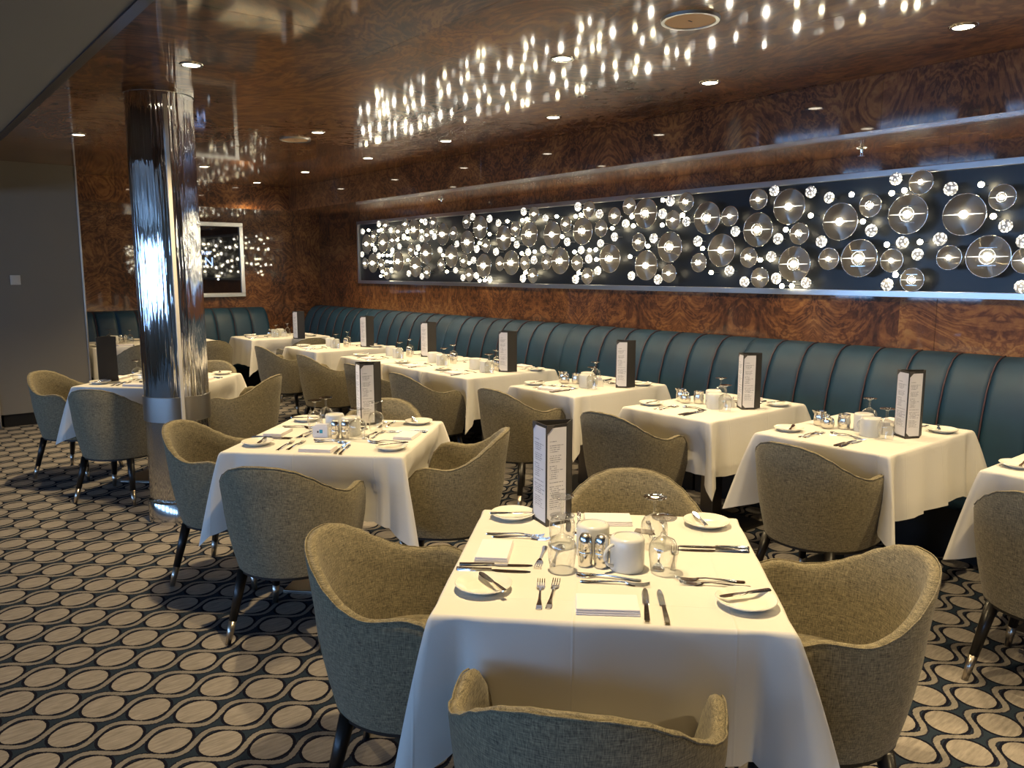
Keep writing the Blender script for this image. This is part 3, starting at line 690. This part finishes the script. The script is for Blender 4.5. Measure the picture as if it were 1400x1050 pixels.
# ------------------------------------------------------------------ tableware
plate_me = lathe('bread_plate', [(0, 0.0), (.042, 0.0), (.046, .003), (.074, .017), (.0755, .019), (.074, .0205), (.050, .0095), (.044, .007), (0, .006)], M_CER, 36)
goblet_me = lathe('goblet', [(.0335, 0.0), (.0375, .035), (.0400, .060), (.0385, .078), (.030, .094), (.012, .103), (.0052, .108), (.0045, .125), (.0055, .146), (.016, .152), (.034, .155), (.0345, .158), (.010, .1585), (0, .158), ], M_GLASS, 28, cap=False)
mug_b = lathe('body', [(.0465, 0), (.0485, .003), (.0480, .086), (.0445, .093), (.037, .095), (.036, .092), (.0, .092)], M_MUG, 32)
mug_h = tube('handle', [(.046 + .030 * math.sin(a), 0, .046 + .030 * math.cos(a)) for a in [math.pi * i / 10 for i in range(11)]], .0048, M_MUG, 8)
shaker_b = lathe('body', [(.0185, 0), (.0205, .004), (.0215, .040), (.0215, .044), (.0208, .045), (.0215, .046), (.0195, .080), (.0165, .088), (.0, .091)], M_STEEL, 24)
def shaker_cap(): return lathe('cap', [(.0170, .087), (.013, .093), (0, .095)], M_BRUSH, 16, cap=False)
shaker_c = shaker_cap()
cream_b = lathe('body', [(.026, 0), (.031, .006), (.0335, .030), (.031, .052), (.029, .070), (.031, .078), (.0295, .078), (.0275, .070), (.028, .05), (0, .045)], M_STEEL, 28)
cream_h = tube('handle', [(.030 + .020 * math.sin(a), 0, .042 + .024 * math.cos(a)) for a in [math.pi * i / 8 for i in range(9)]], .003, M_STEEL, 6)
cream_s = mk('spout', [(-.027, -.010, .066), (-.027, .010, .066), (-.043, 0, .080), (-.027, -.010, .079), (-.027, .010, .079), (-.030, 0, .058)], [(0, 3, 2), (1, 2, 4), (0, 2, 5), (1, 5, 2), (3, 4, 2), (0, 5, 1), (0, 1, 4, 3)], M_STEEL)
def sugar_lid(): return lathe('lid', [(.030, .046), (.029, .052), (.016, .060), (.006, .062), (.005, .067), (.008, .072), (0, .075)], M_STEEL, 24, cap=False)
sugar_b = lathe('body', [(.022, 0), (.030, .006), (.034, .025), (.031, .046), (0, .046)], M_STEEL, 28); sugar_l = sugar_lid()
def fork_vf():
    L = [ribbon_v([(-.092, .0045, .001), (-.088, .0085, .001), (-.070, .0085, .001), (-.040, .0045, .004), (.010, .0028, .007), (.028, .0035, .006), (.036, .0095, .003), (.048, .0115, .001), (.054, .0118, .001)], .0022)]
    for k in range(4):
        x = -.0092 + k * .00613; a, b = ribbon_v([(.053, .0019, .001), (.075, .0017, .0015), (.092, .0012, .006)], .0018); L.append(([(p[0] + x, p[1], p[2]) for p in a], b))
    return join_vf(L)
fork_me = mk('dinner_fork', *fork_vf(), M_CUT)
knife_h = mk('handle', *ribbon_v([(-.105, .006, .001), (-.102, .0085, .0005), (-.06, .0078, .0005), (-.02, .0062, .001), (-.006, .0055, .001)], .006), M_CUT)
knife_b = mk('blade', *ribbon_v([(-.007, .0045, .002), (.004, .0085, .0015), (.06, .0092, .001), (.088, .0075, .001), (.102, .0030, .001)], .0016), M_CUT)
spoon_h = mk('handle', *ribbon_v([(-.088, .0045, .001), (-.084, .0085, .001), (-.068, .008, .001), (-.04, .0045, .004), (.010, .0028, .007), (.036, .004, .005)], .0022), M_CUT)
spoon_bw = mk('bowl', *ribbon_v([(.034, .004, .005), (.042, .012, .003), (.055, .0175, .001), (.068, .0185, .0005), (.080, .015, .002), (.088, .007, .004)], .0028), M_CUT, True)
bk_h = mk('handle', *ribbon_v([(-.075, .005, 0), (-.072, .0075, 0), (-.03, .006, 0), (-.008, .004, 0)], .004), M_CUT)
bk_b = mk('blade', *ribbon_v([(-.009, .0035, .001), (.002, .0075, .001), (.04, .0095, .001), (.062, .0085, .001), (.072, .003, .001)], .0014), M_CUT)
def napkin_mesh():
    L = []
    for i, (w_, d_) in enumerate(((.078, .050), (.0775, .0495), (.077, .049))):
        b = boxm('n', -w_, w_, -d_ + i * .0012, d_ - i * .0008, i * .0052, i * .0052 + .0050, M_NAP, .0022, 2)
        L.append(([tuple(v.co) for v in b.vertices], [tuple(p.vertices) for p in b.polygons])); bpy.data.meshes.remove(b)
    # rolled fold that joins the layers along the front
    return mk('folded_napkin', *join_vf(L), M_NAP)
nap_me = napkin_mesh()
def menu_meshes():
    H = .335
    A, B, C_, D = Vector((-.062, .066)), Vector((-.024, -.026)), Vector((.046, .012)), Vector((.070, .092))
    out = {}
    def wall(nm, p, q, th, mat, z0=0, z1=H, off=0.0, a=0.0, b=1.0):
        d = (q - p); n = Vector((d.y, -d.x)).normalized(); p2 = p + d * a + n * off; q2 = p + d * b + n * off
        v = []
        for z in (z0, z1):
            for s in (p2, q2, q2 - n * th, p2 - n * th): v.append((s.x, s.y, z))
        return mk(nm, v, BOXF, mat)
    def page(p, q):
        # local unit page: x 0..1 across, z 0..1 up, so the print follows the sheet
        d = q - p; n = Vector((d.y, -d.x)).normalized()
        me = mk('page', boxv(0, 1, -.0008, 0, 0, 1), BOXF, M_PAGE)
        return me, (p.x + d.x * .05 + n.x * .0002, p.y + d.y * .05 + n.y * .0002, .012), math.atan2(d.y, d.x), (d.length * .9, 1, H - .022)
    def corner(p, q, flip, zt):
        d = q - p; n = Vector((d.y, -d.x)).normalized(); a = (q if flip else p) + n * .0021; s = -1 if flip else 1; u = d.normalized() * s; k = .032
        z0, z1 = (H, H - k) if zt else (0.0, k)
        P = [(a.x, a.y, z0), (a.x + u.x * k, a.y + u.y * k, z0), (a.x, a.y, z1)]
        return mk('corner_pocket', P + [(x - n.x * .0008, y - n.y * .0008, z) for x, y, z in P], [(0, 1, 2), (5, 4, 3), (0, 3, 4, 1), (1, 4, 5, 2), (2, 5, 3, 0)], M_COVER2)
    out['cover'] = [wall('cover_panel', A, B, .003, M_COVER), wall('cover_panel', B, C_, .003, M_COVER), wall('cover_panel', C_, D, .003, M_COVER), wall('cover_panel', D, A, .003, M_COVER)]
    out['pages'] = [page(A, B), page(B, C_)]
    out['corners'] = [corner(A, B, False, True), corner(B, C_, False, True), corner(A, B, False, False), corner(B, C_, False, False)]
    return out
MENU = menu_meshes()
caddy_w = boxes('holder', [(-.042, .042, -.026, -.023, 0, .045), (-.042, .042, .023, .026, 0, .045), (-.042, -.039, -.023, .023, 0, .045), (.039, .042, -.023, .023, 0, .045), (-.039, .039, -.023, .023, 0, .003)], M_CER)
packet = boxm('packet', -.030, .030, -.0014, .0014, .004, .062, M_PAPER, .0006, 1)
card_me = boxm('card', -.036, .036, -.032, -.0285, .0, .058, M_PAPER)
card_mk = boxes('emblem', [(-.004, .012, -.0330, -.0321, .022, .040)], M_MARK)
card_ik = boxes('emblem', [(-.016, -.008, -.0330, -.0321, .024, .034)], M_INK)

class Tb:
    def __init__(s, tup): s.cx, s.cy, s.rz, s.desc = tup; s.place = ''; s.sides = {}
    def w(s, a, b):
        c, n = math.cos(s.rz), math.sin(s.rz); return s.cx + a * c - b * n, s.cy + a * n + b * c
TOPZ = TZ + 0.0042
PL = {'knife': 'knives', 'butter knife': 'butter knives', 'sugar caddy': 'sugar caddies'}
def lab_of(tb, lab): return f'{lab}, {tb.place}, {tb.desc}' if tb.place else f'{lab} on the {tb.desc}'
def single(tb, me, nm, cat, lab, a, b, ang=0.0, z=0.0, rot=None):
    x, y = tb.w(a, b); o = add(me, nm, None, (x, y, TOPZ + z), tb.rz + ang)
    if rot: o.rotation_euler = (rot[0], rot[1], tb.rz + ang)
    return tag(o, lab_of(tb, lab), cat, f'{PL.get(cat, cat + "s")} on the {tb.desc}')
def multi(tb, parts, nm, cat, lab, a, b, ang=0.0, z=0.0, rot=None):
    x, y = tb.w(a, b); t = thing(nm, lab_of(tb, lab), cat, (x, y, TOPZ + z), tb.rz + ang, f'{PL.get(cat, cat + "s")} on the {tb.desc}')
    if rot: t.rotation_euler = (rot[0], rot[1], tb.rz + ang)
    for n, me in parts: add(me, n, t)
    return t
KN = [('handle', knife_h), ('blade', knife_b)]; SPN = [('handle', spoon_h), ('bowl', spoon_bw)]; BK = [('handle', bk_h), ('blade', bk_b)]
def setting(tb, seat, napkin=True, sa=1.0, shift=0.0, plate=True, detail=True, knives=True):
    """seat = rotation (degrees) of the place about the table centre; the place is laid for a guest at local -b"""
    tb.place = tb.sides.get(seat, ''); k = R(seat); c, s_ = math.cos(k), math.sin(k); j = lambda q: random.uniform(-q, q)
    def P(a, b): a *= sa; b -= shift; return a * c - b * s_, a * s_ + b * c
    def put(f, parts, nm, cat, lab, a, b, ang=0.0, z=0.0, rot=None): x, y = P(a + j(.006), b + j(.006)); f(tb, parts, nm, cat, lab, x, y, k + ang + j(.06), z, rot)
    if plate:
        pa, pb = ({0: (-.324, -.262), 90: (-.285, -.340), 180: (-.32, -.340), 270: (-.35, -.318)}[seat] if 270 in tb.sides else (-.325, -.26)); x, y = P(pa, pb); single(tb, plate_me, 'bread_plate', 'plate', 'white china bread plate', x, y, k)
        x, y = P(pa + .022, pb); multi(tb, BK, 'butter_knife', 'butter knife', 'steel butter knife on plate', x, y, k + R(random.choice((-12, 8, 24, 190, 35))), .0212)
    put(single, fork_me, 'dinner_fork', 'fork', 'stainless dinner fork', -.174, -.285)
    if detail: put(single, fork_me, 'dinner_fork', 'fork', 'stainless dinner fork', -.137, -.27)
    if knives: put(multi, KN, 'dinner_knife', 'knife', 'stainless dinner knife', .098, -.312, R(2))
    if detail and knives: put(multi, KN, 'dinner_knife', 'knife', 'stainless dinner knife', .130, -.312, R(3))
    put(multi, SPN, 'dessert_spoon', 'spoon', 'stainless dessert spoon', -.005, -.150, R(84))
    if detail: put(single, fork_me, 'dessert_fork', 'dessert fork', 'stainless dessert fork', .02, -.187, R(-94))
    if napkin: put(single, nap_me, 'folded_napkin', 'napkin', 'folded white linen napkin', .0, -.338, R(random.uniform(-4, 4)))
    tb.place = ''
def corner_of(tb, a, b):
    if 270 in tb.sides: return f'between the {tb.sides[270 if a < 0 else 90].replace(" place", "")} and {tb.sides[0 if b < 0 else 180].replace(" place", "")} places'
    return 'nearer the chair' if b < 0 else 'nearer the banquette'
def goblet(tb, a, b): tb.place = corner_of(tb, a, b); single(tb, goblet_me, 'goblet', 'goblet', 'upturned clear goblet', a, b); tb.place = ''
def mug(tb, a, b, ang): tb.place = ('nearer the ' + (tb.sides[0 if b < 0 else 180].replace(' place', '') + ' place' if tb.sides else 'chair')); multi(tb, [('body', mug_b), ('handle', mug_h)], 'coffee_mug', 'mug', 'upturned white mug', a, b, R(ang)); tb.place = ''
def shakers(tb, a, b, a2, b2):
    multi(tb, [('body', shaker_b), ('cap', shaker_c)], 'salt_shaker', 'shaker', 'steel salt and pepper shaker', a, b); multi(tb, [('body', shaker_b), ('cap', shaker_c)], 'pepper_shaker', 'shaker', 'steel salt and pepper shaker', a2, b2)
def menu(tb, x, y, rz):
    t = thing('menu_stand', f'tall folded standing menu on the {tb.desc}', 'menu', (x, y, TOPZ), rz)
    for m_ in MENU['cover']: add(m_, 'cover_panel', t)
    for m_, l, a, sc in MENU['pages']: add(m_, 'page', t, l, a, 'white printed menu page', sc)
    for m_ in MENU['corners']: add(m_, 'corner_pocket', t)
def caddy(tb, a, b, ang=0.0, card=True):
    t = multi(tb, [('holder', caddy_w)], 'sugar_caddy', 'sugar caddy', 'white sugar packet caddy', a, b, R(ang))
    for i in range(5): add(packet, 'packet', t, (random.uniform(-.003, .003), -.018 + i * .009, 0))
    if card:
        cobj = add(card_me, 'card', t, label='white card with a small teal mark'); add(card_mk, 'emblem', cobj); add(card_ik, 'emblem', cobj)
def creamer(tb, a, b, ang): multi(tb, [('body', cream_b), ('handle', cream_h), ('spout', cream_s)], 'cream_jug', 'jug', 'small steel cream jug', a, b, R(ang))
def sugarbowl(tb, a, b): multi(tb, [('body', sugar_b), ('lid', sugar_l)], 'sugar_bowl', 'sugar bowl', 'small lidded steel sugar bowl', a, b)

# ---- three free-standing tables set at an angle to the walls
DG = R(-46)
F1 = Tb(table('T1', 1.603, 1.520, .430, .430, DG, 'angled table farthest from the chrome pillar', 3, .33, (0, 2, 1), shorts={0: .22}))
F2 = Tb(table('T2', 1.815, 3.585, .430, .430, DG, 'middle angled table of the three', 11, dents=(0, 1, 2, 3)))
F3 = Tb(table('TA', 1.715, 6.335, .430, .430, DG, 'angled table nearest the grey pier', 23, dents=(0, 1, 2, 3)))
for tb in (F1, F2, F3):
    tb.sides = {0: 'window-side place', 180: 'banquette-side place', 90: 'far-from-pillar place' if tb is not F3 else 'pillar-side place', 270: 'pillar-side place' if tb is not F3 else 'pier-side place'}
    setting(tb, 0); setting(tb, 90, napkin=(tb is not F1)); setting(tb, 180, napkin=(tb is not F2)); setting(tb, 270, knives=(tb is not F3))
    if tb is F2:
        goblet(tb, .118, -.105); goblet(tb, .150, .115); goblet(tb, -.175, .105); goblet(tb, -.150, .205)
        mug(tb, -.060, .080, 120); mug(tb, .050, .010, 30); shakers(tb, .000, -.085, .050, -.080); caddy(tb, -.085, -.040, 4)
    else:
        goblet(tb, -.128, -.105); goblet(tb, -.138, .085); goblet(tb, .150, -.088); goblet(tb, .137, .108)
        mug(tb, -.045, .032, 120); mug(tb, .052, -.070, 215); shakers(tb, -.064, -.062, -.019, -.068); caddy(tb, .052, .032, 8)
    tb_m = {F1: (1.687, 1.851), F2: (2.045, 3.74), F3: (1.395, 6.535)}[tb]
    menu(tb, tb_m[0], tb_m[1], (DG + R(8)) if tb is not F3 else R(168))
# dark sugar packet lying by the far napkin
single(F1, boxm('sugar_packet', -.030, .030, -.018, .018, 0, .006, M_PACK, .002), 'sugar_packet', 'packet', 'grey sugar packet beside a napkin', .115, .245, R(-12))

def around(tb, seat, dist, label, twist=0.0, side=0.0):
    k = R(seat); a, b = side, -dist; x, y = tb.w(a * math.cos(k) - b * math.sin(k), a * math.sin(k) + b * math.cos(k))
    chair(x, y, tb.rz + k + R(twist), label)
ch = 'taupe woven tub chair at the {} {}'
D1, D2, D3 = F1.desc, F2.desc, F3.desc
around(F1, 0, .605, f'taupe tub chair at {D1}, on its window side', -5, -.045)
around(F1, 270, .572, f'taupe tub chair at {D1}, on its pillar side', 0)
around(F1, 90, .572, f'taupe tub chair at {D1}, side away from pillar', 0)
around(F1, 180, .57, f'taupe tub chair at {D1}, on its banquette side', 0, -.09)
around(F2, 0, .56, f'taupe tub chair at {D2}, on its window side', -3, -.03)
around(F2, 270, .60, f'taupe tub chair at {D2}, on its pillar side', 0)
around(F2, 90, .54, f'taupe tub chair at {D2}, side away from pillar', 0)
around(F2, 180, .57, f'taupe tub chair at {D2}, on its banquette side', 0)
around(F3, 0, .55, f'taupe tub chair at {D3}, on its window side', 0)
around(F3, 270, .72, f'taupe tub chair at {D3}, in front of the pier', 0)
around(F3, 90, .62, f'taupe tub chair at {D3}, next to the chrome pillar', 0)
around(F3, 180, .57, f'taupe tub chair at {D3}, on its banquette side', 0)

# ---- tables along the long banquette
WALL = [('TC', 4.06, 9.60, .35, .50, 'corner table where both banquettes meet', (4.054, 9.12)),
        ('T1w', 3.99, 7.845, .39, .46, 'second wall table from the banquette corner', (4.18, 7.66)),
        ('T2w', 4.0, 6.57, .37, .46, 'third wall table from the banquette corner', (4.147, 6.40)),
        ('T3b', 4.0, 5.83, .315, .455, 'fourth wall table from the banquette corner', None),
        ('T3a', 4.0, 5.19, .315, .455, 'fifth wall table from the banquette corner', (4.02, 5.03)),
        ('T4', 4.03, 4.05, .335, .46, 'sixth wall table from the banquette corner', (4.113, 3.811)),
        ('T5', 4.02, 2.935, .325, .475, 'seventh wall table from the banquette corner', (4.047, 2.725)),
        ('T6', 3.96, 1.95, .345, .46, 'eighth wall table from the banquette corner', (3.966, 1.727)),
        ('T7', 4.02, .905, .345, .46, 'ninth wall table from the banquette corner', None)]
for i, (k, cx, cy, hx, hy, d, mn) in enumerate(WALL):
    tb = Tb(table(k, cx, cy, hx, hy, R(-90), d, 40 + i, dents=(3,) if k != 'TC' else (0,), flats={'T3a': (2,), 'T3b': (0, 2), 'T2w': (0,)}.get(k, ()), shorts={1: .27}))
    near = k in ('T4', 'T5', 'T6', 'T7')
    sa = .80 if hx < .36 else .9; tb.sides = {0: 'chair-side place', 180: 'banquette-side place'}
    setting(tb, 0, napkin=(k not in ('T6', 'T5')), sa=sa, shift=.03, detail=near); setting(tb, 180, napkin=True, sa=sa, shift=.03, detail=near)
    goblet(tb, .168, -.128); goblet(tb, -.04, .115)
    mug(tb, .072, -.095, 170)
    if k in ('T5', 'T6', 'T4', 'TC', 'T7'):
        creamer(tb, -.235, -.03, 20); sugarbowl(tb, -.165, -.075); creamer(tb, -.105, -.02, 150)
        mug(tb, -.010, .00, 80); caddy(tb, .085, .02, -35)
    else:
        shakers(tb, .03, .05, .078, .04); mug(tb, -.13, -.05, 60); caddy(tb, -.03, -.02, -35, k != 'T2w')
    if mn: menu(tb, mn[0], mn[1], R({'T6': -56, 'T5': -62, 'T4': -74, 'T3a': -86, 'TC': -100}.get(k, -94)))
CH_Y = {'T1w': (3.43, 7.98), 'T2w': (3.41, 6.90), 'T3b': (3.42, 5.97), 'T3a': (3.41, 5.20), 'T4': (3.46, 4.11), 'T5': (3.40, 3.04), 'T6': (3.475, 1.91), 'T7': (3.43, .90)}
for k, cx, cy, hx, hy, d, mn in WALL:
    if k in CH_Y: chair(CH_Y[k][0], CH_Y[k][1], R(-90) + R({'T5': 4, 'T6': -3, 'T4': 3}.get(k, 0)), f'taupe tub chair drawn up to the {d}')
chair(4.02, 8.86, 0, 'taupe tub chair drawn up to the corner table where both banquettes meet')
# ---- two tables at the short banquette
for i, (cx, d) in enumerate(((2.20, 'short banquette table beside the grey pier'), (2.89, 'short banquette table beside the wall screen'))):
    tb = Tb(table('TB', cx, 9.82, .33, .40, 0.0, d, 70 + i, dents=(3,), flats=((0, 2), (2,))[i], shorts={1: .27}))
    tb.sides = {0: 'chair-side place', 180: 'banquette-side place'}
    setting(tb, 0, sa=.8, detail=False); setting(tb, 180, sa=.8, detail=False, napkin=False)
    goblet(tb, -.04, .12); goblet(tb, .12, -.10); mug(tb, -.15, -.10, 200); mug(tb, -.04, -.06, 20)
    shakers(tb, .05, .02, .10, .03)
    chair(cx + (.08 if i == 0 else .1), 9.22, 0, f'taupe tub chair drawn up to the {d}')
